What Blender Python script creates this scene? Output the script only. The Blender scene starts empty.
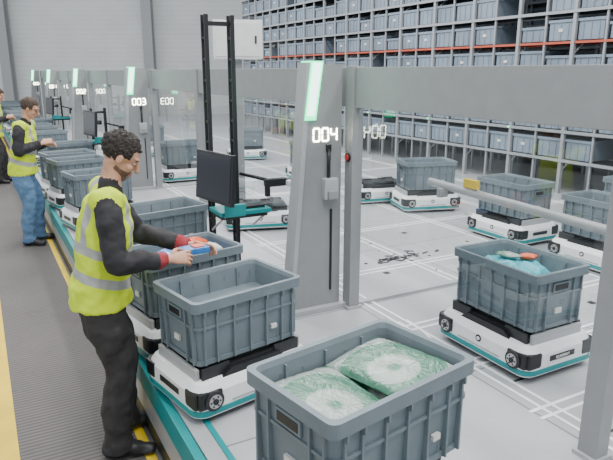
import bpy, bmesh, math, random
from mathutils import Vector, Matrix, noise
from mathutils.bvhtree import BVHTree
random.seed(4)
ANG=math.radians(28.4); C,S=math.cos(ANG),math.sin(ANG)
PH=0.42
def W(s,t,z=0.0): return Vector((s*C-t*S, s*S+t*C, z))
def link(o): bpy.context.scene.collection.objects.link(o); return o

# ---------------------------------------------------------------- materials
def mat(name,col,rough=.5,metal=0.,var=.06,scale=12.,bump=0.,bscale=60.,emit=0.,coat=0.,spec=.5):
    m=bpy.data.materials.new(name); m.use_nodes=True; nt=m.node_tree; b=nt.nodes['Principled BSDF']
    b.inputs['Roughness'].default_value=rough; b.inputs['Metallic'].default_value=metal
    b.inputs['Coat Weight'].default_value=coat; b.inputs['Specular IOR Level'].default_value=spec
    tc=nt.nodes.new('ShaderNodeTexCoord')
    n=nt.nodes.new('ShaderNodeTexNoise'); n.inputs['Scale'].default_value=scale; n.inputs['Detail'].default_value=4
    nt.links.new(tc.outputs['Object'],n.inputs['Vector'])
    r=nt.nodes.new('ShaderNodeMapRange'); r.inputs['From Min'].default_value=.3; r.inputs['From Max'].default_value=.7
    r.inputs['To Min'].default_value=1-var; r.inputs['To Max'].default_value=1+var
    nt.links.new(n.outputs['Fac'],r.inputs['Value'])
    mx=nt.nodes.new('ShaderNodeVectorMath'); mx.operation='SCALE'; mx.inputs[0].default_value=col[:3]
    nt.links.new(r.outputs['Result'],mx.inputs['Scale']); nt.links.new(mx.outputs['Vector'],b.inputs['Base Color'])
    if emit>0:
        b.inputs['Emission Color'].default_value=(*col[:3],1); b.inputs['Emission Strength'].default_value=emit
    if bump>0:
        n2=nt.nodes.new('ShaderNodeTexNoise'); n2.inputs['Scale'].default_value=bscale; n2.inputs['Detail'].default_value=5
        nt.links.new(tc.outputs['Object'],n2.inputs['Vector'])
        bp=nt.nodes.new('ShaderNodeBump'); bp.inputs['Strength'].default_value=bump; bp.inputs['Distance'].default_value=.02
        nt.links.new(n2.outputs['Fac'],bp.inputs['Height']); nt.links.new(bp.outputs['Normal'],b.inputs['Normal'])
    return m
M={}
M['tote']=mat('tote_plastic',(.150,.190,.215),.52,0,.09,9)
M['tote_in']=mat('tote_plastic_inner',(.17,.21,.235),.58,0,.08,9)
M['white']=mat('robot_white',(.82,.83,.84),.28,0,.02)
M['black']=mat('black_plastic',(.010,.011,.013),.42,0,.1)
M['dark']=mat('dark_metal',(.030,.032,.035),.4,.3,.1)
M['teal']=mat('teal_paint',(.0,.25,.26),.4,0,.04)
M['grey']=mat('grey_frame_paint',(.27,.28,.285),.42,.1,.04)
M['greyl']=mat('light_grey_paint',(.40,.41,.42),.42,.1,.04)
M['steel']=mat('steel',(.5,.5,.5),.3,.8,.05)
M['yellow']=mat('yellow_line',(.80,.55,.02),.6,0,.10,5)
M['red']=mat('red_paint',(.50,.035,.03),.5)
M['orangebeam']=mat('orange_beam_paint',(.45,.09,.05),.5)
M['wline']=mat('white_line_paint',(.86,.88,.88),.5)
M['kline']=mat('black_line_paint',(.03,.03,.03),.5)
M['bin']=mat('bin_plastic',(.20,.25,.31),.5,0,.22,1.5)
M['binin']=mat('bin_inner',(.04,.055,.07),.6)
M['label']=mat('label_paper',(.66,.66,.63),.6)
M['rack']=mat('rack_galvanised',(.36,.38,.40),.4,.3,.06)
M['green']=mat('green_lamp',(.05,.9,.40),.4,0,.0,emit=3.2)
M['gwhite']=mat('lamp_diffuser',(.66,1,.84),.4,0,.0,emit=3.5)
M['led']=mat('led_white',(1,1,.80),.4,0,0,emit=18)
M['screen']=mat('monitor_glass',(.015,.02,.03),.12,0,0)
M['orange']=mat('orange_pack',(.75,.12,.04),.4)
M['bluep']=mat('blue_pack',(.03,.17,.48),.35,0,.2,20,coat=.5)
M['cyanp']=mat('cyan_pack',(.06,.38,.45),.35,0,.2,20)
M['cabinet']=mat('cabinet_paint',(.70,.71,.70),.5)
M['hiv']=mat('yellow_fabric',(.55,.72,.03),.8)
# ---------------------------------------------------------------- mesh builder
class MB:
    def __init__(s,mats): s.v=[];s.f=[];s.mi=[];s.mats=mats;s.sm=[]
    def add(s,verts,faces,m,smooth=False):
        o=len(s.v); s.v+= [tuple(v) for v in verts]; k=s.mats.index(m)
        for f in faces: s.f.append([i+o for i in f]); s.mi.append(k); s.sm.append(smooth)
    def bm(s,b,m,mtx=Matrix(),smooth=False):
        b.verts.ensure_lookup_table(); b.verts.index_update()
        s.add([mtx@v.co for v in b.verts],[[v.index for v in f.verts] for f in b.faces],m,smooth); b.free()
    def box(s,c,size,m,rz=0,bev=0,rot=None):
        b=bmesh.new(); bmesh.ops.create_cube(b,size=1); bmesh.ops.scale(b,vec=size,verts=b.verts)
        if bev>0: bmesh.ops.bevel(b,geom=b.edges[:],offset=bev,segments=2,affect='EDGES',profile=.7)
        R=rot.to_4x4() if rot else Matrix.Rotation(rz,4,'Z')
        s.bm(b,m,Matrix.Translation(c)@R)
    def cyl(s,c,r,h,m,axis='Z',n=20,r2=None):
        b=bmesh.new(); bmesh.ops.create_cone(b,cap_ends=True,segments=n,radius1=r,radius2=r if r2 is None else r2,depth=h)
        R=Matrix() if axis=='Z' else Matrix.Rotation(math.pi/2,4,'X' if axis=='Y' else 'Y')
        s.bm(b,m,Matrix.Translation(c)@R)
    def rod(s,a,b_,r,m,n=10):
        a=Vector(a);b_=Vector(b_);d=b_-a
        b=bmesh.new(); bmesh.ops.create_cone(b,cap_ends=True,segments=n,radius1=r,radius2=r,depth=d.length)
        s.bm(b,m,Matrix.Translation((a+b_)/2)@d.to_track_quat('Z','Y').to_matrix().to_4x4(),True)
    def prism(s,poly,y0,y1,m):
        n=len(poly); v=[(x,y0,z) for x,z in poly]+[(x,y1,z) for x,z in poly]
        f=[list(range(n)),list(range(2*n-1,n-1,-1))]+[[i,i+n,(i+1)%n+n,(i+1)%n] for i in range(n)]
        s.add(v,f,m)
    def rings(s,rings,m,cap0=True,cap1=True):
        n=len(rings[0]); v=[p for r in rings for p in r]; f=[]
        for k in range(len(rings)-1):
            for i in range(n): f.append([k*n+i,k*n+(i+1)%n,(k+1)*n+(i+1)%n,(k+1)*n+i])
        if cap0: f.append(list(range(n-1,-1,-1)))
        if cap1: f.append([ (len(rings)-1)*n+i for i in range(n)])
        s.add(v,f,m)
    def mesh(s,name):
        me=bpy.data.meshes.new(name); me.from_pydata(s.v,[],s.f)
        for m in s.mats: me.materials.append(M[m] if isinstance(m,str) else m)
        me.polygons.foreach_set('material_index',s.mi); me.polygons.foreach_set('use_smooth',s.sm); me.update()
        b=bmesh.new(); b.from_mesh(me); bmesh.ops.recalc_face_normals(b,faces=b.faces); b.to_mesh(me); b.free()
        return me
    def obj(s,name,loc=(0,0,0),rz=0):
        o=link(bpy.data.objects.new(name,s.mesh(name))); o.location=loc; o.rotation_euler=(0,0,rz); return o
def rrect(hx,hy,r,z,n=4):
    p=[]
    for cx,cy,a in ((hx-r,hy-r,0),(-hx+r,hy-r,90),(-hx+r,-hy+r,180),(hx-r,-hy+r,270)):
        for i in range(n+1):
            t=math.radians(a+90*i/n); p.append((cx+r*math.cos(t),cy+r*math.sin(t),z))
    return p
def text(s,size,mname,loc,rotm,name,parent=None,ext=.002,align='CENTER'):
    cu=bpy.data.curves.new(name,'FONT'); cu.body=s; cu.size=size; cu.extrude=ext; cu.align_x=align; cu.align_y='CENTER'
    cu.materials.append(M[mname]); t=bpy.data.objects.new(name,cu); link(t)
    dg=bpy.context.evaluated_depsgraph_get(); me=bpy.data.meshes.new_from_object(t.evaluated_get(dg))
    bpy.data.objects.remove(t)
    o=link(bpy.data.objects.new(name,me)); o.matrix_world=Matrix.Translation(loc)@rotm.to_4x4()
    if parent: o.parent=parent
    return o
SEG={'0':'abcdef','1':'bc','2':'abged','3':'abgcd','4':'fgbc','5':'afgcd'}
def seven(s,h,mname,loc,rotm,name):
    w=h*.55; b=MB([mname]); th=h*.11; x=-(len(s)*w+(len(s)-1)*w*.45)/2
    for ch in s:
        for g in SEG[ch]:
            cx,cz,sx,sz={'a':(.5,1,1,0),'g':(.5,.5,1,0),'d':(.5,0,1,0),'b':(1,.75,0,1),'c':(1,.25,0,1),'f':(0,.75,0,1),'e':(0,.25,0,1)}[g]
            b.box((x+cx*w,(cz-.5)*h,0),((w-th*.6) if sx else th,(h/2-th*.6) if sz else th,.002),mname)
        x+=w*1.45
    o=b.obj(name); o.matrix_world=Matrix.Translation(loc)@rotm.to_4x4(); return o

# ---------------------------------------------------------------- tote
TL,TW,TH=.33,.225,.34
def tote_mesh():
    b=MB(['tote','tote_in','black','label'])
    r=.03
    b.rings([rrect(TL-.035,TW-.035,r,0),rrect(TL-.02,TW-.02,r,TH-.055),rrect(TL-.018,TW-.018,r,TH-.05)],'tote',True,False)
    b.rings([rrect(TL-.018,TW-.018,r,TH-.05),rrect(TL,TW,r,TH-.05),rrect(TL,TW,r,TH),rrect(TL-.022,TW-.022,r,TH)],'tote',False,False)
    b.rings([rrect(TL-.022,TW-.022,r,TH),rrect(TL-.028,TW-.028,r,TH-.02),rrect(TL-.045,TW-.045,r,.012)],'tote_in',False,True)
    def sl(z): return .035-.015*z/(TH-.05)
    for z,h in ((.012,.024),(.20,.012)):
        b.rings([rrect(TL-sl(z)+.009,TW-sl(z)+.009,r,z-h/2),rrect(TL-sl(z)+.009,TW-sl(z)+.009,r,z+h/2)],'tote')
    for sx in (-.27,-.20,-.10,0,.10,.20,.27):
        for sg in (-1,1):
            b.box((sx,sg*(TW-.021),.145),(.009,.022,.28),'tote',bev=.002)
            b.box((sx,sg*(TW-.010),TH-.062),(.008,.02,.03),'tote')
    for sy in (-.17,-.105,.105,.17):
        for sg in (-1,1):
            b.box((sg*(TL-.021),sy,.145),(.022,.009,.28),'tote',bev=.002)
    for sg in (-1,1):
        b.box((sg*(TL-.020),0,.245),(.018,.13,.055),'tote',bev=.006)
        b.box((sg*(TL-.0105),0,.245),(.003,.105,.033),'black',bev=.001)
        b.box((sg*(TL-.0215),0,.10),(.012,.05,.030),'label')
    b.box((.15,-(TW-.0215),.10),(.035,.014,.022),'label')
    for sx in (-.18,0,.18):
        for sg in (-1,1): b.box((sx,sg*(TW-.036),.17),(.006,.012,.29),'tote_in')
    return b.mesh('storage_tote')
TM=tote_mesh()
def robot_mesh():
    b=MB(['white','black','dark','teal','steel','greyl'])
    b.rings([rrect(.335,.245,.05,.015),rrect(.345,.255,.05,.04)],'black')
    b.rings([rrect(.352,.262,.06,.028),rrect(.37,.28,.07,.042),rrect(.372,.282,.07,.085)],'white')
    b.rings([rrect(.372,.282,.07,.048),rrect(.3745,.2845,.07,.050),rrect(.3745,.2845,.07,.078),rrect(.372,.282,.07,.080)],'teal')
    b.rings([rrect(.372,.282,.07,.085),rrect(.370,.280,.07,.165),rrect(.345,.255,.06,.205),rrect(.31,.22,.05,.212)],'white')
    for sx in (-1,1):
        for sy in (-1,1):
            b.box((sx*.290,sy*.264,.132),(.135,.042,.088),'black',bev=.016)
            b.box((sx*.354,sy*.215,.132),(.040,.10,.088),'black',bev=.014)
            b.cyl((sx*.275,sy*.286,.125),.052,.014,'dark','Y',24)
            b.cyl((sx*.275,sy*.293,.125),.036,.012,'steel','Y',24)
            b.cyl((sx*.275,sy*.299,.125),.016,.008,'black','Y',16)
            for k in range(6):
                a=k*math.pi/3; b.cyl((sx*.275+.026*math.cos(a),sy*.2995,.125+.026*math.sin(a)),.005,.004,'black','Y',8)
            b.cyl((sx*.2,sy*.17,.02),.032,.04,'black','Y',16)
    b.box((0,0,.225),(.60,.42,.035),'dark',bev=.008)
    b.box((0,0,.250),(.54,.36,.034),'black',bev=.006)
    for sx in (-1,1):
        b.box((sx*.315,0,.235),(.022,.40,.06),'greyl',bev=.004)
        for sy in (-1,1):
            b.box((sx*.22,sy*.215,.240),(.16,.014,.06),'dark',bev=.003)
            b.box((sx*.10,sy*.12,.268),(.10,.06,.016),'dark')
    for sy in (-1,1):
        b.prism([(-.20,.205),(.20,.205),(.15,.245),(-.15,.245)],sy*.225,sy*.245,'black')
        b.cyl((.0,sy*.281,.142),.022,.004,'black','Y',20)
        b.cyl((.0,sy*.2835,.142),.012,.003,'white','Y',16)
        b.box((0,sy*.2835,.095),(.34,.004,.008),'greyl',bev=.001)
    for sx in (-1,1):
        b.box((sx*.371,0,.128),(.008,.20,.032),'black',bev=.002)
    return b.mesh('warehouse_robot')
RM=robot_mesh()
RT=.276
def robot(x,y,rz,tote=True,lift=0):
    o=link(bpy.data.objects.new('warehouse_robot',RM)); o.location=(x,y,PH); o.rotation_euler=(0,0,rz)
    if lift:
        b=MB(['dark','black']); b.box((0,0,RT+lift/2-.002),(.50,.32,lift-.004),'dark',bev=.006); b.box((0,0,RT+lift*.5),(.54,.10,lift*.6),'black')
        q=b.obj('lift_plate'); q.parent=o
    if tote:
        t=link(bpy.data.objects.new('storage_tote',TM)); t.location=(x,y,PH+RT+lift); t.rotation_euler=(0,0,rz)
    return o
U=math.radians(39.7)
def off(k): v=W(0,5.3*k); return v.x,v.y
NL=.12
near=[(.188,1.835,math.radians(39)),(-.42,3.02,U),(-.79,3.63,U),(-1.20,4.86,U)]
for i,(x,y,a) in enumerate(near): robot(x,y,a,True,NL if i==0 else 0)
for k in (1,2,3,4):
    ox,oy=off(k)
    for x,y,a in [(.18,1.98,U),(-.42,3.02,U),(-.79,3.63,U),(-1.2,4.86,U)]:
        robot(x+ox,y+oy,a)
R2=ANG+math.pi/2
RX,RY=1.275,3.44
rr=robot(RX,RY,R2)
for x,y,a,t in [(.97,8.0,.3,False),(1.5,7.5,.2,True),(2.15,6.1,R2,True),(2.65,5.15,R2,True),(-2.0,9.6,.5,True),(-.55,6.6,.2,False),(-3.3,12.5,.4,True),(.1,9.6,.4,True),(-1.2,12,.2,True),(3.5,6.2,.5,True)]:
    robot(x,y,a,t)
def rtext(x,y,a,body,size,lx,ly,lz,side,rob):
    R=Matrix.Rotation(a,3,'Z')@Matrix.Rotation(side,3,'Z')@Matrix.Rotation(math.pi/2,3,'X')
    p=Matrix.Rotation(a,3,'Z')@Vector((lx,ly,lz))+Vector((x,y,PH))
    o=text(body,size,'white',p,R,'logo_text'); o.parent=rob; o.matrix_parent_inverse=Matrix.LocRotScale(rob.location,rob.rotation_euler,None).inverted()
rtext(RX,RY,R2,'QUICKBOT',.022,-.3755,0,.128,-math.pi/2,rr)

# tote fillings ------------------------------------------------
def plastic_mat():
    m=bpy.data.materials.new('printed_plastic_film'); m.use_nodes=True; nt=m.node_tree; b=nt.nodes['Principled BSDF']
    tc=nt.nodes.new('ShaderNodeTexCoord'); mp=nt.nodes.new('ShaderNodeMapping'); mp.inputs['Location'].default_value=(.035,.055,0)
    w=nt.nodes.new('ShaderNodeTexWave'); w.wave_type='RINGS'; w.rings_direction='Z'; w.inputs['Scale'].default_value=1.9; w.inputs['Distortion'].default_value=.6; w.inputs['Phase Offset'].default_value=1.0
    w.inputs['Detail'].default_value=1
    cr=nt.nodes.new('ShaderNodeValToRGB'); cr.color_ramp.interpolation='LINEAR'
    e=cr.color_ramp.elements; e[0].position=.0; e[0].color=(.025,.145,.08,1); e[1].position=.62; e[1].color=(.04,.19,.11,1)
    x=e.new(.66); x.color=(.25,.32,.28,1); x=e.new(1.0); x.color=(.33,.40,.36,1)
    n=nt.nodes.new('ShaderNodeTexNoise'); n.inputs['Scale'].default_value=13; n.inputs['Detail'].default_value=4; n.inputs['Distortion'].default_value=3.0
    bp=nt.nodes.new('ShaderNodeBump'); bp.inputs['Strength'].default_value=.6; bp.inputs['Distance'].default_value=.02
    nt.links.new(tc.outputs['Object'],mp.inputs['Vector']); nt.links.new(mp.outputs[0],w.inputs['Vector'])
    nt.links.new(w.outputs['Fac'],cr.inputs['Fac']); nt.links.new(cr.outputs[0],b.inputs['Base Color'])
    nt.links.new(tc.outputs['Object'],n.inputs['Vector']); nt.links.new(n.outputs['Fac'],bp.inputs['Height'])
    nt.links.new(bp.outputs[0],b.inputs['Normal']); nt.links.new(bp.outputs[0],b.inputs['Coat Normal'])
    b.inputs['Roughness'].default_value=.4; b.inputs['Coat Weight'].default_value=1; b.inputs['Coat Roughness'].default_value=.06
    return m
M['film']=plastic_mat()
def pillow(name,loc,rz,lx,ly,h,matn,seed=0,tilt=(0,0),n=28,amp=1):
    v=[];f=[]
    for lay in (1,-1):
        for j in range(n+1):
            for i in range(n+1):
                x=-1+2*i/n;y=-1+2*j/n
                p=(max(0,1-abs(x)**3.6)*max(0,1-abs(y)**3.6))**.5
                nz=(noise.noise(Vector((x*2.2+seed,y*2.2,lay)))*.35+noise.noise(Vector((x*6+seed,y*6,lay)))*.13)*amp
                ex=1-.03*noise.noise(Vector((y*4+seed,0,3)))
                v.append((x*lx*ex,y*ly*(1-.03*noise.noise(Vector((x*4,seed,5)))),h*(lay*p*(1+nz) )*.5+ (0.0005*lay)))
    k=(n+1)**2
    for j in range(n):
        for i in range(n):
            a=j*(n+1)+i; f.append([a,a+1,a+n+2,a+n+1]); f.append([k+a,k+a+n+1,k+a+n+2,k+a+1])
    me=bpy.data.meshes.new(name); me.from_pydata(v,[],f); me.materials.append(M[matn])
    for p in me.polygons: p.use_smooth=True
    o=link(bpy.data.objects.new(name,me)); o.location=loc; o.rotation_euler=(tilt[0],tilt[1],rz); return o
def inT(i,lx,ly,z):
    x,y,a=near[i]; v=Matrix.Rotation(a,3,'Z')@Vector((lx,ly,0)); return (x+v.x,y+v.y,PH+RT+z+(NL if i==0 else 0))
a0=near[0][2]
pillow('plastic_bag',inT(0,-.142,-.005,.250),a0,.140,.184,.06,'film',1,(.08,.05),amp=.6)
pillow('plastic_bag',inT(0,.138,.005,.280),a0+.05,.142,.182,.06,'film',7,(-.04,-.09),amp=.6)
pillow('plastic_bag',inT(0,-.142,0,.175),a0,.132,.168,.09,'film',17,(0,0))
pillow('plastic_bag',inT(0,.142,0,.190),a0,.132,.168,.12,'film',19,(0,0))
pillow('plastic_bag',inT(0,0,0,.065),a0,.26,.165,.10,'film',23,(0,0))
a2=near[2][2]
pillow('blue_package',inT(2,.06,-.01,.25),a2,.20,.15,.12,'bluep',3,(.1,.06))
pillow('blue_package',inT(2,-.13,.02,.22),a2+.3,.12,.12,.10,'cyanp',5,(.1,-.1))
pillow('blue_package',inT(2,.0,.0,.09),a2,.24,.16,.14,'bluep',9)
pillow('orange_package',inT(2,.13,.05,.335),a2+.3,.08,.05,.05,'orange',8,(.2,.1))
pillow('white_package',inT(2,.16,-.08,.325),a2+.3,.07,.05,.04,'label',4,(.2,.1))
def inR(lx,ly,z):
    v=Matrix.Rotation(R2,3,'Z')@Vector((lx,ly,0)); return (RX+v.x,RY+v.y,PH+RT+z)
pillow('blue_package',inR(.05,-.01,.19),R2,.22,.15,.22,'cyanp',11,(.05,.05))
pillow('orange_package',inR(.02,-.10,.315),R2+.4,.05,.035,.03,'orange',12,(.05,.1))
pillow('green_package',inR(.10,-.02,.315),R2-.2,.07,.05,.03,'film',14,(.05,.1))
for i,(x,y) in enumerate(((1.5,7.5),(-1.2,4.86))):
    pillow('blue_package',(x,y,PH+RT+.14),.6,.17,.13,.18,'bluep' if i==0 else 'label',31+i)

# ---------------------------------------------------------------- floor / platform / walls
def slab(name,s0,s1,t0,t1,z0,z1,m):
    b=MB([m]); b.box(((s0+s1)/2,(t0+t1)/2,(z0+z1)/2),(s1-s0,t1-t0,z1-z0),m); return b.obj(name,(0,0,0),ANG)
def ground_mat(name,col,rough,seam=None,size=(.6,.6),ribs=None,scuff=0):
    m=mat(name,col,rough,0,.05,1.3,bump=.05,bscale=30); nt=m.node_tree; b=nt.nodes['Principled BSDF']
    src=[l for l in nt.links if l.to_socket==b.inputs['Base Color']][0].from_socket
    tc=[n for n in nt.nodes if n.type=='TEX_COORD'][0]
    def mult(fac):
        mx=nt.nodes.new('ShaderNodeVectorMath'); mx.operation='SCALE'
        s2=[l for l in nt.links if l.to_socket==b.inputs['Base Color']][0].from_socket
        nt.links.new(s2,mx.inputs[0]); nt.links.new(fac,mx.inputs['Scale']); nt.links.new(mx.outputs[0],b.inputs['Base Color'])
    if seam:
        br=nt.nodes.new('ShaderNodeTexBrick'); br.offset=0; br.inputs['Scale'].default_value=1
        br.inputs['Brick Width'].default_value=size[0]; br.inputs['Row Height'].default_value=size[1]
        br.inputs['Mortar Size'].default_value=.006; br.inputs['Color1'].default_value=(1,1,1,1); br.inputs['Color2'].default_value=(.91,.92,.93,1)
        br.inputs['Mortar'].default_value=(*seam,1); nt.links.new(tc.outputs['Object'],br.inputs['Vector'])
        mx=nt.nodes.new('ShaderNodeMixRGB'); mx.blend_type='MULTIPLY'; mx.inputs[0].default_value=1
        nt.links.new(src,mx.inputs[1]); nt.links.new(br.outputs[0],mx.inputs[2]); nt.links.new(mx.outputs[0],b.inputs['Base Color'])
    if ribs:
        wv=nt.nodes.new('ShaderNodeTexWave'); wv.bands_direction=ribs[0]; wv.inputs['Scale'].default_value=ribs[1]
        nt.links.new(tc.outputs['Object'],wv.inputs['Vector'])
        cr=nt.nodes.new('ShaderNodeMapRange'); cr.inputs['To Min'].default_value=1-ribs[2]; cr.inputs['To Max'].default_value=1
        nt.links.new(wv.outputs['Fac'],cr.inputs['Value']); mult(cr.outputs[0])
    if scuff:
        n=nt.nodes.new('ShaderNodeTexNoise'); n.inputs['Scale'].default_value=5; n.inputs['Detail'].default_value=8; n.inputs['Roughness'].default_value=.7; n.inputs['Distortion'].default_value=1.2
        nt.links.new(tc.outputs['Object'],n.inputs['Vector'])
        cr=nt.nodes.new('ShaderNodeMapRange'); cr.inputs['From Min'].default_value=.55; cr.inputs['From Max'].default_value=.75; cr.inputs['To Min'].default_value=1; cr.inputs['To Max'].default_value=1-scuff
        nt.links.new(n.outputs['Fac'],cr.inputs['Value']); mult(cr.outputs[0])
        r2=nt.nodes.new('ShaderNodeMapRange'); r2.inputs['To Min'].default_value=rough-.1; r2.inputs['To Max'].default_value=rough+.15
        nt.links.new(n.outputs['Fac'],r2.inputs['Value']); nt.links.new(r2.outputs[0],b.inputs['Roughness'])
    return m
M['plat']=ground_mat('robot_floor_panels',(.43,.44,.455),.30,(.42,.43,.44),(1.16,1.16),scuff=.16)
M['mat']=ground_mat('ribbed_mat',(.150,.138,.132),.75,ribs=('Y',9,.45),scuff=.15)
M['conc']=ground_mat('concrete_floor',(.30,.30,.30),.5,scuff=.15)
M['wall']=ground_mat('wall_cladding',(.80,.81,.80),.6,ribs=('Z',1.6,.05))
M['wallr']=mat('wall_dark',(.22,.23,.24),.7)
b=MB(['conc']); b.box((0,14,-.05),(60,50,.1),'conc'); b.obj('floor')
slab('robot_platform',.72,10.5,-3.5,24,0.0,PH,'plat')
slab('anti_fatigue_mat',-.02,.60,-3,23,.0,.010,'mat')
slab('floor_marking',-.20,-.02,-3,23,.0,.012,'yellow')
slab('floor_marking',.60,.655,-3,23,.0,.012,'yellow')
b=MB(['teal','greyl','dark','steel'])
b.box((.700,10,.05),(.035,27,.10),'dark'); b.box((.700,10,.19),(.03,27,.18),'greyl'); b.box((.695,10,.35),(.045,27,.14),'teal',bev=.004)
b.box((.760,10,PH+.004),(.08,27,.008),'greyl'); b.box((.815,10,PH+.006),(.028,27,.012),'teal')
b.obj('platform_edge_trim',(0,0,0),ANG)
b=MB(['wline','kline','greyl'])
for t in (.1,.68,1.25,1.82,2.40,2.98,4.1,5.3,6.4,7.6,8.8,10.0):
    for dt in (-.035,.035): b.box((4.6,t+dt,PH+.002),(4.6,.020,.003),'wline')
for s in (2.42,3.35,4.5,5.6,6.7):
    for ds in (-.035,.035): b.box((s+ds,7,PH+.0022),(.020,20,.003),'wline')
for t in (1.55,2.12): b.box((3.4,t,PH+.0021),(1.9,.014,.003),'kline')
for k in (0,1,2): b.box((1.95+.9,3.52+5.3*k,PH+.010),(1.1,.05,.02),'greyl')
def arc(cx,cy,r,a0,a1,m,w=.020,n=28):
    v=[];f=[]
    for i in range(n+1):
        a=math.radians(a0+(a1-a0)*i/n)
        for q in (r-w/2,r+w/2): v.append((cx+q*math.cos(a),cy+q*math.sin(a),PH+.0040))
    for i in range(n): f.append([2*i,2*i+1,2*i+3,2*i+2])
    b.add(v,f,m)
arc(1.55,.3,1.0,10,95,'wline'); arc(1.55,.3,1.07,10,95,'wline')
arc(3.35,.3,.93,0,90,'kline',.014); arc(1.4,3.1,1.0,-70,0,'wline'); arc(1.4,3.1,1.07,-70,0,'wline')
for s in (2.95,3.9,5.0):
    for t in (1.1,2.7,4.0,5.0,6.2,7.5,9):
        b.box((s,t,PH+.002),(.05,.05,.003),'kline')
rs=random.Random(9)
for i in range(44):
    b.box((3.32+rs.gauss(0,.18),4.30+rs.gauss(0,.06),PH+.004),(rs.uniform(.02,.09),rs.uniform(.01,.03),.004),'kline',rz=rs.uniform(-.6,.6))
for i in range(30):
    b.box((rs.uniform(2.5,6.5),rs.uniform(3.6,8),PH+.004),(rs.uniform(.015,.06),rs.uniform(.008,.02),.004),'kline',rz=rs.uniform(-1.5,1.5))
b.obj('floor_guide_lines',(0,0,0),ANG)
b=MB(['wall']); b.box((0,28.2,4),(60,.3,8),'wall'); b.obj('wall_back')
b=MB(['wallr']); b.box((0,0,4),(.3,45,8),'wallr'); b.obj('wall_right',W(11.0,6),ANG)
b=MB(['greyl'])
b.box((0,0,4),(.12,.45,8),'greyl'); b.box((0,-.2,4),(.42,.06,8),'greyl'); b.box((0,.2,4),(.42,.06,8),'greyl')
cm=b.mesh('structural_column')
for x in (-13.3,-6.95,-.6):
    o=link(bpy.data.objects.new('structural_column',cm)); o.location=(x,27.7,0)
# ---------------------------------------------------------------- glass wall
def glass():
    m=bpy.data.materials.new('clear_glass'); m.use_nodes=True; nt=m.node_tree; nt.nodes.clear()
    o=nt.nodes.new('ShaderNodeOutputMaterial'); mx=nt.nodes.new('ShaderNodeMixShader'); t=nt.nodes.new('ShaderNodeBsdfTransparent')
    g=nt.nodes.new('ShaderNodeBsdfGlossy'); g.inputs['Roughness'].default_value=.01; g.inputs['Color'].default_value=(.9,.95,.95,1)
    t.inputs['Color'].default_value=(.95,.97,.97,1)
    f=nt.nodes.new('ShaderNodeLayerWeight'); f.inputs['Blend'].default_value=.5
    p=nt.nodes.new('ShaderNodeMath'); p.operation='POWER'; p.inputs[1].default_value=4; nt.links.new(f.outputs['Facing'],p.inputs[0])
    q=nt.nodes.new('ShaderNodeMath'); q.operation='MULTIPLY_ADD'; q.inputs[1].default_value=.75; q.inputs[2].default_value=.07; nt.links.new(p.outputs[0],q.inputs[0])
    nt.links.new(q.outputs[0],mx.inputs[0]); nt.links.new(t.outputs[0],mx.inputs[1]); nt.links.new(g.outputs[0],mx.inputs[2]); nt.links.new(mx.outputs[0],o.inputs[0]); return m
M['glass']=glass()
WS=2.264
posts=[]
for k in range(0,5): posts+= [1.47+5.3*k, 3.5+5.3*k]
posts=[-1.8]+posts
b=MB(['grey','glass','greyl','red','black'])
for t in posts:
    b.box((WS,t,PH+(2.14-PH)/2),(.085,.095,2.14-PH),'grey',bev=.006)
    b.box((WS,t,PH+.01),(.12,.12,.02),'greyl')
for i in range(len(posts)-1):
    t0,t1=posts[i]+.048,posts[i+1]-.048; L=t1-t0; m_=(t0+t1)/2
    b.box((WS,m_,2.0),(.05,L,.26),'grey',bev=.004)
    b.add([(WS,t0,.86),(WS,t1,.86),(WS,t1,1.87),(WS,t0,1.87)],[[0,1,2,3]],'glass')
b.cyl((WS-.051,3.5,1.53),.022,.02,'red','X'); b.cyl((WS-.049,3.5,1.53),.030,.012,'black','X')
b.obj('glass_partition',(0,0,0),ANG)
b=MB(['greyl','grey','yellow'])
b.rod((WS+.10,2.80,1.46),(WS+.10,-1.0,1.36),.024,'greyl',14)  # solid rail built in place of a likely reflection in the glass
for t in (2.65,1.45,-.3): b.box((WS+.07,t,1.42),(.06,.03,.05),'grey')
b.box((WS+.10,2.45,1.50),(.03,.10,.05),'yellow',bev=.006)
b.obj('reflection_rail',(0,0,0),ANG)
# ---------------------------------------------------------------- station towers
def tower(k,num):
    t=3.6+5.3*k
    b=MB(['greyl','grey','gwhite','green','black','steel','white'])
    b.prism([(-.19,0),(.20,0),(.20,1.73),(-.045,1.73),(-.10,1.0)],-.055,.055,'grey')
    b.prism([(-.215,0),(-.185,0),(-.095,1.0),(-.042,1.74),(-.075,1.74),(-.128,1.0)],-.065,.065,'greyl')
    b.box((.0,0,.02),(.50,.20,.04),'greyl',bev=.006)
    b.prism([(-.095,1.37),(-.010,1.37),(.045,1.75),(-.045,1.75)],-.072,.072,'green')
    b.prism([(-.080,1.40),(-.022,1.40),(.032,1.738),(-.034,1.738)],-.076,.076,'gwhite')
    b.box((.10,-.075,.90),(.11,.06,.15),'greyl',bev=.015); b.box((.10,-.11,.86),(.07,.04,.06),'grey',bev=.01)
    b.rod((.09,-.075,.97),(.09,-.075,1.17),.012,'black'); b.box((.09,-.07,1.18),(.03,.03,.05),'black',bev=.005)
    b.box((.12,-.06,.45),(.012,.012,.60),'black')
    o=b.obj('station_tower',W(1.99,t,PH),ANG)
    R=Matrix.Rotation(ANG,3,'Z')@Matrix.Rotation(math.pi/2,3,'X')
    d=seven(num,.085,'led',W(2.06,t-.058,PH+1.27),R,'number_display')
    d.parent=o; d.matrix_parent_inverse=Matrix.LocRotScale(o.location,o.rotation_euler,None).inverted()
for k in range(0,5): tower(k,'00%d'%(4-k))
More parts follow.
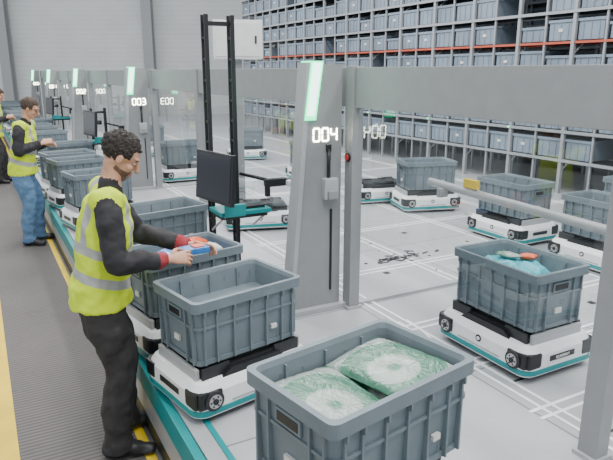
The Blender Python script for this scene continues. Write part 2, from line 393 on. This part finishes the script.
# ---------------------------------------------------------------- black frame, monitor, tray
def screenrig(k):
    b=MB(['black','dark','teal','screen','greyl','white'])
    hh=2.08 if k==0 else 1.15
    for s in (1.52,1.72):
        for dt in (-.035,.035): b.box((s,4.36+dt,PH+hh/2),(.03,.014,hh),'black')
        for i in range(int(hh/.15)): b.box((s,4.36,PH+.12+i*.15),(.022,.07,.018),'dark')
        b.box((s,4.36,PH+.01),(.10,.14,.02),'dark')
    for z in (1.05,PH+hh-.06): b.box((1.62,4.36,z),(.20,.03,.03),'black')
    b.box((1.66,4.12,1.10),(.40,.26,.03),'teal',bev=.006); b.box((1.66,4.12,1.07),(.36,.20,.03),'dark')
    b.box((1.56,3.97,1.13),(.16,.03,.09),'teal',bev=.01)
    b.box((1.70,4.10,1.124),(.26,.11,.02),'black',bev=.004)
    b.rod((1.6,4.34,1.08),(1.6,4.1,1.08),.02,'dark')
    for s in (1.50,1.84): b.rod((s,4.0,1.09),(s,4.3,.92),.009,'greyl')
    b.box((1.62,4.33,1.36),(.06,.10,.06),'black')
    b.rod((1.64,4.30,1.36),(1.50,4.10,1.36),.018,'black')
    b.rod((1.74,4.3,1.34),(1.90,4.12,1.30),.014,'black'); b.box((1.94,4.08,1.29),(.18,.07,.06),'black',bev=.018); b.box((1.86,4.06,1.24),(.035,.035,.10),'black',bev=.008)
    b.box((2.03,4.02,1.285),(.05,.05,.045),'white',bev=.012)
    b.obj('operator_console',W(0,5.3*k),ANG)
    m=MB(['black','screen','dark'])
    m.box((0,0,0),(.035,.50,.36),'black',bev=.008); m.box((-.0185,0,.005),(.004,.47,.32),'screen'); m.box((.03,0,0),(.04,.16,.14),'dark',bev=.01)
    q=m.obj('computer_monitor',W(1.45,4.06+5.3*k,1.37),0); q.rotation_euler=(0,.08,math.atan2(.62,.78))
for k in range(0,3): screenrig(k)
b=MB(['cabinet','grey','dark'])
b.box((0,0,.95),(.08,.08,1.9),'grey'); b.box((0,0,2.03),(.55,.28,.42),'cabinet',bev=.012); b.box((0,-.145,2.03),(.49,.01,.36),'cabinet',bev=.004); b.box((.2,-.155,2.03),(.02,.02,.08),'dark')
b.box((0,0,.01),(.2,.2,.02),'grey')
b.obj('control_cabinet',(-.78,7.15,PH),.1)
# ---------------------------------------------------------------- storage rack
def rack(s0,name,t0,t1,rows,zbase=.92,pitch=.40,redz=True):
    b=MB(['rack','orangebeam','dark','green'])
    nb=int((t1-t0)/.96)
    H=zbase+rows*pitch
    for i in range(2*nb+1):
        t=t0+i*.48; w=.05 if i%2==0 else .028
        for s in (s0,s0+.62):
            b.box((s,t,PH+(H-PH)/2),(w,w,H-PH),'rack')
        if i%2==0:
            for z in [PH+.3+.8*j for j in range(int((H-.8)/.8))]:
                b.rod((s0,t,z),(s0+.62,t,z+.5),.012,'rack',6)
    Lm=nb*.96; c=t0+Lm/2
    for j in range(rows+1):
        z=zbase+j*pitch-.03
        for s in (s0,s0+.62):
            if redz and j==4: b.box((s+.0,c,z),(.03,Lm,.032),'orangebeam')
            else: b.box((s-.02,c,z),(.03,Lm,.04),'rack')
        b.box((s0+.31,c,z),(.5,Lm,.008),'dark')
    if redz:
        for i in range(0,nb,2):
            for j in (1,3): b.box((s0-.04,t0+i*.96+.02,zbase+j*pitch-.03),(.015,.03,.02),'green')
    b.obj(name,(0,0,0),ANG)
    q=MB(['bin','binin','label'])
    for j in range(rows):
        for i in range(nb):
            for h in (-1,1):
                if random.random()<.05: continue
                t=t0+(i+.5)*.96+h*.24; z=zbase+j*pitch; dpt=.5; hh=.27 if random.random()<.8 else .20
                w=.42; s=s0+.27
                q.box((s,t,z+hh/2),(dpt,w-.04,hh),'bin')
                q.box((s,t,z+hh-.015),(dpt+.03,w,.035),'bin')
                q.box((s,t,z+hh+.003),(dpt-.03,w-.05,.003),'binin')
                for y in (-.12,0,.12): q.box((s-dpt/2-.004,t+y,z+hh*.42),(.01,.012,hh*.75),'bin')
                if random.random()<.4: q.box((s-dpt/2-.006,t,z+hh*.5),(.008,.07,.04),'label')
    q.obj('storage_bins',(0,0,0),ANG)
rack(7.2,'storage_rack',-2.9,17.9,10)
rack(9.0,'storage_rack',-2.9,17.9,10,redz=False)

# ---------------------------------------------------------------- people
def tube(pts,rads,side=(0,1,0),n=16,cap=.9,sub=4):
    P=[Vector(p) for p in pts]; Rr=[(r,r) if not isinstance(r,(tuple,list)) else r for r in rads]
    pp=[];rr_=[]
    for i in range(len(P)-1):
        p0=P[max(i-1,0)];p1=P[i];p2=P[i+1];p3=P[min(i+2,len(P)-1)]
        for k in range(sub):
            t=k/sub; a=2*p1; b_=(p2-p0)*t; c=(2*p0-5*p1+4*p2-p3)*t*t; d=(-p0+3*p1-3*p2+p3)*t**3
            pp.append((a+b_+c+d)*.5); e=t*t*(3-2*t)
            rr_.append((Rr[i][0]*(1-e)+Rr[i+1][0]*e,Rr[i][1]*(1-e)+Rr[i+1][1]*e))
    pp.append(P[-1]); rr_.append(Rr[-1])
    sd=Vector(side); rings=[]
    def ring(c,tan,ra,rb):
        a=(sd-tan*sd.dot(tan)); 
        if a.length<1e-3: a=tan.orthogonal()
        a.normalize(); bb=tan.cross(a)
        return [c+a*(ra*math.cos(2*math.pi*j/n))+bb*(rb*math.sin(2*math.pi*j/n)) for j in range(n)]
    T=[(pp[min(i+1,len(pp)-1)]-pp[max(i-1,0)]).normalized() for i in range(len(pp))]
    r0=min(rr_[0])*cap; r1=min(rr_[-1])*cap
    for q in (80,50,25):
        a=math.radians(q); rings.append(ring(pp[0]-T[0]*r0*math.sin(a),T[0],rr_[0][0]*math.cos(a),rr_[0][1]*math.cos(a)))
    for i in range(len(pp)): rings.append(ring(pp[i],T[i],*rr_[i]))
    for q in (25,50,80):
        a=math.radians(q); rings.append(ring(pp[-1]+T[-1]*r1*math.sin(a),T[-1],rr_[-1][0]*math.cos(a),rr_[-1][1]*math.cos(a)))
    v=[p for r in rings for p in r]; f=[]
    for k in range(len(rings)-1):
        for i in range(n): f.append([k*n+i,k*n+(i+1)%n,(k+1)*n+(i+1)%n,(k+1)*n+i])
    f.append(list(range(n-1,-1,-1))); f.append([(len(rings)-1)*n+i for i in range(n)])
    return v,f
def ell(c,r,rot=None,n=20):
    v=[];f=[];m=n//2+2; R=rot or Matrix.Identity(3); c=Vector(c)
    for j in range(1,m):
        ph=math.pi*j/m
        for i in range(n):
            th=2*math.pi*i/n; v.append(c+R@Vector((r[0]*math.sin(ph)*math.cos(th),r[1]*math.sin(ph)*math.sin(th),r[2]*math.cos(ph))))
    for j in range(m-2):
        for i in range(n): f.append([j*n+i,(j+1)*n+i,(j+1)*n+(i+1)%n,j*n+(i+1)%n])
    f.append([i for i in range(n)]); f.append([(m-2)*n+n-1-i for i in range(n)])
    return v,f
def fuse(name,parts,vox,mats,smooth=3,wr=0,parent=None):
    v=[];f=[]
    for (pv,pf),lab in parts:
        o=len(v); v+=[tuple(x) for x in pv]; f+=[[i+o for i in q] for q in pf]
    me=bpy.data.meshes.new(name+'_src'); me.from_pydata(v,[],f); me.update()
    b=bmesh.new(); b.from_mesh(me); bmesh.ops.recalc_face_normals(b,faces=b.faces); b.to_mesh(me); b.free()
    ob=link(bpy.data.objects.new(name+'_src',me))
    r=ob.modifiers.new('r','REMESH'); r.mode='VOXEL'; r.voxel_size=vox; r.use_smooth_shade=True
    dg=bpy.context.evaluated_depsgraph_get(); m2=bpy.data.meshes.new_from_object(ob.evaluated_get(dg))
    bpy.data.objects.remove(ob)
    m2.materials.clear()
    for x in mats: m2.materials.append(x)
    tr=[(BVHTree.FromPolygons([Vector(x) for x in pv],pf),lab) for (pv,pf),lab in parts]
    if len(set(l for _,l in tr))>1:
        mi=[]
        for p in m2.polygons:
            best=9;bl=0
            for t_,l in tr:
                h=t_.find_nearest(p.center,best)
                if h[0] is not None and h[3]<best: best=h[3];bl=l
            mi.append(bl)
        vf=[[] for _ in m2.vertices]
        for p in m2.polygons:
            for vi in p.vertices: vf[vi].append(p.index)
        for it in range(3):
            new=mi[:]
            for p in m2.polygons:
                cnt={}
                for vi in p.vertices:
                    for q in vf[vi]: cnt[mi[q]]=cnt.get(mi[q],0)+1
                new[p.index]=max(cnt,key=cnt.get)
            mi=new
        m2.polygons.foreach_set('material_index',mi)
    else: m2.polygons.foreach_set('material_index',[tr[0][1]]*len(m2.polygons))
    ob=link(bpy.data.objects.new(name+'_t',m2))
    if wr>0:
        tx=bpy.data.textures.new('folds','CLOUDS'); tx.noise_scale=.075; tx.noise_depth=1
        dm=ob.modifiers.new('d','DISPLACE'); dm.texture=tx; dm.strength=wr; dm.mid_level=.5; dm.texture_coords='LOCAL'
    sm=ob.modifiers.new('s','SMOOTH'); sm.factor=.5; sm.iterations=smooth
    dg=bpy.context.evaluated_depsgraph_get(); m3=bpy.data.meshes.new_from_object(ob.evaluated_get(dg))
    bpy.data.objects.remove(ob)
    for p in m3.polygons: p.use_smooth=True
    if wr>0:
        for q in m3.vertices:
            if q.co.z<0: q.co.z=0
    o=link(bpy.data.objects.new(name,m3))
    if parent: o.parent=parent
    return o
def handparts(wrist,dv,nv,side,curl,L):
    d=Vector(dv).normalized(); nn=Vector(nv); nn=(nn-d*nn.dot(d)).normalized(); w=d.cross(nn)*side; wr=Vector(wrist); out=[]
    out.append((tube([wr-d*.03,wr,wr+d*.045,wr+d*.088],[(.024,.019),(.025,.018),(.036,.016),(.038,.013)],w,14,.6),L))
    for i,ln in enumerate((.070,.080,.074,.058)):
        p=wr+d*(.086-.004*abs(i-1))+w*(.030-.0195*i); q=[p-d*.01]; dd=d.copy(); c=curl*(1+.12*i)
        dd=(dd+w*(.08*(1.5-i))).normalized()
        for k,fr in enumerate((.45,.32,.23)):
            R=Matrix.Rotation(c*(1 if k else .7)*side,3,w) 
            dd=R@dd if (R@d).dot(nn)>0 else Matrix.Rotation(-c*(1 if k else .7)*side,3,w)@dd
            p=p+dd*ln*fr; q.append(p)
        out.append((tube(q,[.0095,.009,.0082,.007],nn,10,.9,3),L))
    p=wr+d*.028+w*.026; q=[wr+d*.02+w*.012,p+w*.01]; dd=(d*.75+w*.55+nn*.45).normalized(); p=q[-1]+dd*.036; q.append(p)
    dd=(d*.9+w*.05+nn*.45).normalized(); q.append(p+dd*.030)
    out.append((tube(q,[.014,.0125,.0105,.008],nn,10,.9,3),L))
    return out
def vest_mat(name,zs,col):
    m=mat(name,col,.75,0,.05,8,bump=.25,bscale=14); nt=m.node_tree; b=nt.nodes['Principled BSDF']
    src=[l for l in nt.links if l.to_socket==b.inputs['Base Color']][0].from_socket
    tc=[n for n in nt.nodes if n.type=='TEX_COORD'][0]; sp=nt.nodes.new('ShaderNodeSeparateXYZ'); nt.links.new(tc.outputs['Object'],sp.inputs[0])
    def band(sock,c,hw):
        a=nt.nodes.new('ShaderNodeMath'); a.operation='SUBTRACT'; nt.links.new(sock,a.inputs[0]); a.inputs[1].default_value=c
        d=nt.nodes.new('ShaderNodeMath'); d.operation='ABSOLUTE'; nt.links.new(a.outputs[0],d.inputs[0])
        e=nt.nodes.new('ShaderNodeMath'); e.operation='LESS_THAN'; nt.links.new(d.outputs[0],e.inputs[0]); e.inputs[1].default_value=hw; return e.outputs[0]
    def mth(op,x,y):
        e=nt.nodes.new('ShaderNodeMath'); e.operation=op; nt.links.new(x,e.inputs[0]); nt.links.new(y,e.inputs[1]); return e.outputs[0]
    k=nt.nodes.new('ShaderNodeMath'); k.operation='MULTIPLY_ADD'; nt.links.new(sp.outputs['X'],k.inputs[0]); k.inputs[1].default_value=.3; nt.links.new(sp.outputs['Z'],k.inputs[2])
    z=k.outputs[0]
    r=band(z,zs[0],.026)
    r=mth('MAXIMUM',r,band(z,zs[1],.026))
    ab=nt.nodes.new('ShaderNodeMath'); ab.operation='ABSOLUTE'; nt.links.new(sp.outputs['Y'],ab.inputs[0])
    up=nt.nodes.new('ShaderNodeMath'); up.operation='GREATER_THAN'; nt.links.new(z,up.inputs[0]); up.inputs[1].default_value=zs[1]
    r=mth('MAXIMUM',r,mth('MULTIPLY',band(ab.outputs[0],.105,.024),up.outputs[0]))
    mx=nt.nodes.new('ShaderNodeMixRGB'); nt.links.new(r,mx.inputs[0]); nt.links.new(src,mx.inputs[1]); mx.inputs[2].default_value=(.38,.39,.38,1)
    nt.links.new(mx.outputs[0],b.inputs['Base Color']); return m
M['skin']=mat('skin',(.54,.29,.19),.5,0,.06,30); M['stubble']=mat('short_beard',(.15,.08,.055),.8,0,.3,120)
M['hair1']=mat('dark_hair',(.020,.013,.010),.6,0,.3,60,bump=1,bscale=90); M['hair2']=mat('brown_hair',(.06,.035,.02),.6,0,.3,60,bump=1,bscale=90)
M['lip']=mat('lips',(.42,.17,.13),.5); M['eyew']=mat('eye_white',(.55,.53,.50),.2); M['shoe']=mat('work_shoe',(.02,.02,.022),.5)
M['jack']=mat('black_jacket',(.022,.021,.025),.8,0,.15,20,bump=.4,bscale=18); M['trou']=mat('black_work_trousers',(.030,.028,.030),.85,0,.15,15,bump=.5,bscale=14)
M['jean']=mat('blue_jeans',(.09,.18,.32),.8,0,.15,15,bump=.4,bscale=14); M['redc']=mat('red_cuff',(.30,.025,.035),.8)
def person(name,loc,rz,P,lower='trou',hair='hair1',beard=True,glasses=False,vox=.009,cuff=None,curly=1):
    root=link(bpy.data.objects.new(name,None)); root.location=loc; root.rotation_euler=(0,0,rz); root.empty_display_size=.2
    V=Vector; hp=V(P['hip']); ch=V(P['chest']); nk=V(P['neck']); hd=V(P['head'])
    parts=[]
    for sg,k in ((-1,'R'),(1,'L')):
        ft=V(P['foot'+k]); kn=V(P['knee'+k]); hj=hp+V((0,sg*.088,-.02)); an=ft+V((-.01,0,.10))
        parts.append((tube([hj+V((0,0,.05)),hj-V((0,0,.10)),(hj+kn)/2,kn,(kn*.6+an*.4)+V((-.015,0,0)),an+V((0,0,.05)),an-V((0,0,.045))],
            [(.10,.112),(.105,.118),(.096,.104),(.080,.084),(.078,.084),(.070,.076),(.076,.086)],(0,1,0),18,.25),0))
        fa=P.get('fa'+k,0); fd=V((math.cos(fa),math.sin(fa),0))
        sh=tube([ft-fd*.075+V((0,0,.050)),ft+V((0,0,.055)),ft+fd*.08+V((0,0,.042)),ft+fd*.17+V((0,0,.032))],[(.038,.048),(.042,.052),(.050,.042),(.040,.030)],(-fd.y,fd.x,0),16,.8)
        sh=([V((p.x,p.y,max(p.z,0))) for p in sh[0]],sh[1]); parts.append((sh,3))
        pk=hj*.52+kn*.48+V((0,sg*.085,0)); parts.append((ell(pk,(.065,.022,.085)),0))
    up=(ch-hp)
    parts.append((tube([hp+V((0,0,-.10)),hp+V((0,0,.04))],[(.15,.125),(.150,.118)],(0,1,0),20,.6),0))
    mid=hp+up*.45
    parts.append((tube([hp+V((0,0,.04)),mid,ch,ch+(nk-ch)*.65],[(.145,.11),(.145,.105),(.165,.115),(.115,.075)],(0,1,0),20,.5),1))
    parts.append((tube([hp+V((.0,0,-.045)),hp+V((0,0,.03)),hp+up*.25,mid,ch+V((0,0,-.04)),ch+(nk-ch)*.35,ch+(nk-ch)*.72],
        [(.198,.170),(.192,.162),(.186,.150),(.184,.142),(.194,.146),(.182,.122),(.105,.082)],(0,1,0),28,.06),2))
    parts.append((tube([nk-V((.01,0,.05)),nk+V((0,0,.015))],[(.07,.066),(.056,.054)],(0,1,0),16,.3),1))
    parts.append((tube([nk-V((.0,0,.03)),nk*.5+hd*.5+V((-.02,0,-.03)),hd+V((-.03,0,-.03))],[.055,.052,.055],(0,1,0),16,.5),4))
    hands=[]
    for sg,k in ((-1,'R'),(1,'L')):
        sh=V(P['sh'+k]); el=V(P['el'+k]); wr=V(P['wr'+k])
        parts.append((tube([ch+(nk-ch)*.45+V((0,sg*.03,0)),sh+V((0,-sg*.02,.014))],[(.085,.080),(.084,.076)],(1,0,0),16,.7),2))
        parts.append((tube([sh+V((0,-sg*.02,0)),sh+(el-sh)*.25,sh+(el-sh)*.7,el,el+(wr-el)*.35,wr],[.064,.070,.064,.060,.058,.044],(0,1,0),16,.5),1))
        if cuff: parts.append((tube([wr-(wr-el)*.14,wr+(wr-el).normalized()*.015],[.0515,.042],(0,1,0),14,.2),5))
        dv=V(P['hd'+k]); hands+=handparts(wr+dv.normalized()*.035,dv,P['pn'+k],1 if k=='R' else -1,P.get('curl'+k,.5),0)
    vm=vest_mat(name+'_hi_vis_vest',P['bands'],(.62,.80,.015))
    fuse('clothed_body',parts,vox,[M[lower],M['jack'],vm,M['shoe'],M['skin'],M[cuff or 'jack']],3,.026,root)
    fuse('hands',hands,.0032 if vox<.01 else .005,[M['skin']],2,0,root)
    hr=Matrix.Rotation(P.get('yaw',0),3,'Z')@Matrix.Rotation(P.get('pitch',.4),3,'Y')
    hp_=[]
    hp_.append((ell((-.012,0,.030),(.098,.077,.088)),0)); hp_.append((ell((.022,0,-.035),(.066,.060,.078)),0))
    hp_.append((ell((.050,0,-.092),(.034,.034,.024)),0)); hp_.append((ell((.005,0,-.062),(.060,.056,.040)),0))
    hp_.append((tube([(.080,0,.022),(.098,0,-.005),(.108,0,-.028)],[.009,.011,.015],(0,1,0),10,.8),0))
    hp_.append((ell((.074,0,.030),(.020,.052,.011)),0))
    hp_.append((ell((.086,0,-.055),(.012,.024,.006)),1)); hp_.append((ell((.084,0,-.067),(.012,.021,.007)),1))
    for s in (-1,1):
        hp_.append((ell((-.002,s*.077,-.004),(.018,.009,.031),Matrix.Rotation(s*.35,3,'Z')),0))
        hp_.append((ell((.060,s*.038,-.025),(.024,.022,.020)),0))
    h=fuse('head',hp_,.0035 if vox<.01 else .006,[M['skin'],M['lip'],M['stubble']],2,0,root)
    if beard:
        for p in h.data.polygons:
            c=p.center
            if p.material_index==0 and c.z<-.052+.5*max(0,.03-c.x)*.5 and c.x>-.005 and not(c.x>.092 and c.z>-.05) : p.material_index=2
            if p.material_index==0 and -.052<c.z<-.044 and c.x>.075: p.material_index=2
    h.location=hd; h.rotation_euler=hr.to_euler()
    b=MB(['eyew','black',hair])
    for s in (-1,1):
        for (c,r,m) in (((.075,s*.030,.004),(.009,.012,.006),'eyew'),((.0805,s*.031,.003),(.0045,.0055,.0050),'black'),((.082,s*.033,.026),(.008,.022,.005),hair)):
            v,f=ell(c,r,None,14); b.add(v,f,m,True)
    if glasses:
        for s in (-1,1):
            pts=[(.098,s*.034+.022*math.cos(a),.002+.016*math.sin(a)) for a in [i*math.pi/6 for i in range(13)]]
            for i in range(12): b.rod(pts[i],pts[i+1],.0018,'black',6)
            b.rod((.098,s*.056,.004),(.0,s*.080,.006),.0018,'black',6)
        b.rod((.1,-.012,.004),(.1,.012,.004),.0018,'black',6)
    e=b.obj('face_details'); e.parent=root; e.location=hd; e.rotation_euler=hr.to_euler()
    v,f=ell((-.019,0,.041),(.103,.085,.092),None,90 if curly>1 else 56); nv=[]
    for p in v:
        k=1+(.06*noise.noise(p*38)+.05*noise.noise(p*85))*curly
        face=max(0,min(1,(p.x-.045)/.02))*max(0,min(1,(.074-p.z)/.02)); low=max(0,min(1,(-.020-.45*max(0,-p.x)-p.z)/.02))
        side=max(0,min(1,(p.x+.020)/.02))*max(0,min(1,(.012-p.z)/.015))
        q=max(face,low,side*.8); c=Vector((-.012,0,.02)); nv.append(c+(p-c)*k*(1-.30*q))
    b=MB([hair]); b.add(nv,f,hair,True); e=b.obj('hair'); e.parent=root; e.location=hd; e.rotation_euler=hr.to_euler()
    return root
P1=dict(hip=(-.04,0,.93),chest=(.01,0,1.33),neck=(.055,0,1.535),head=(.12,.01,1.665),pitch=.60,yaw=-.15,
 footR=(-.02,-.13,0),footL=(.05,.13,0),kneeR=(.02,-.12,.50),kneeL=(.06,.12,.50),faR=-.25,faL=.2,
 shR=(.01,-.190,1.455),elR=(.03,-.262,1.17),wrR=(.27,-.20,1.14),hdR=(.9,.15,-.05),pnR=(.1,.8,-.6),curlR=.45,
 shL=(.04,.185,1.455),elL=(.20,.20,1.20),wrL=(.44,.04,1.14),hdL=(.9,-.25,-.12),pnL=(0,-.6,-.7),curlL=.45,bands=(1.03,1.18))
person('warehouse_worker',(-1.075,3.07,.010),math.radians(24),P1,cuff='redc',vox=.0075,curly=1.6)
P2=dict(P1); P2.update(head=(.12,0,1.665),pitch=.40,elR=(-.01,-.25,1.18),wrR=(.20,-.12,1.25),elL=(.03,.25,1.18),wrL=(.22,.10,1.22),hdR=(.7,.3,.2),hdL=(.7,-.3,.1))
person('warehouse_worker',(-3.44,7.32,.010),math.radians(12),P2,lower='jean',hair='hair2',beard=False,glasses=True,vox=.010)
person('warehouse_worker',(-5.95,11.6,.010),math.radians(20),P2,lower='trou',hair='hair2',beard=False,vox=.012)
b=MB(['bluep','orange','white']); b.box((0,0,0),(.15,.10,.035),'bluep',bev=.008); b.box((.02,.0,.020),(.06,.06,.006),'orange'); 
o=b.obj('blue_item_in_hand',(-.625,3.20,1.145),math.radians(35))

# ---------------------------------------------------------------- light & camera
w=bpy.data.worlds.new('World'); bpy.context.scene.world=w; w.use_nodes=True
w.node_tree.nodes['Background'].inputs[0].default_value=(.90,.955,1,1); w.node_tree.nodes['Background'].inputs[1].default_value=1.12
def area(x,y,z,sx,sy,p,rz=0):
    l=bpy.data.lights.new('ceiling_light','AREA'); l.shape='RECTANGLE'; l.size=sx; l.size_y=sy; l.energy=p; l.color=(1,.985,.96)
    o=link(bpy.data.objects.new('ceiling_light',l)); o.location=(x,y,z); o.rotation_euler=(0,0,rz)
for s,t in ((1,1),(1,8),(1,16),(4.6,1),(4.6,8),(4.6,15)):
    p=W(s,t,6.2); area(p.x,p.y,6.2,.8,5,310,ANG)
cam=bpy.data.cameras.new('Camera'); cam.lens=36*600/613; cam.sensor_width=36; cam.clip_start=.05
co=link(bpy.data.objects.new('Camera',cam)); co.location=(0,0,2.1); co.rotation_euler=(math.radians(90-14.75),0,0)
bpy.context.scene.camera=co
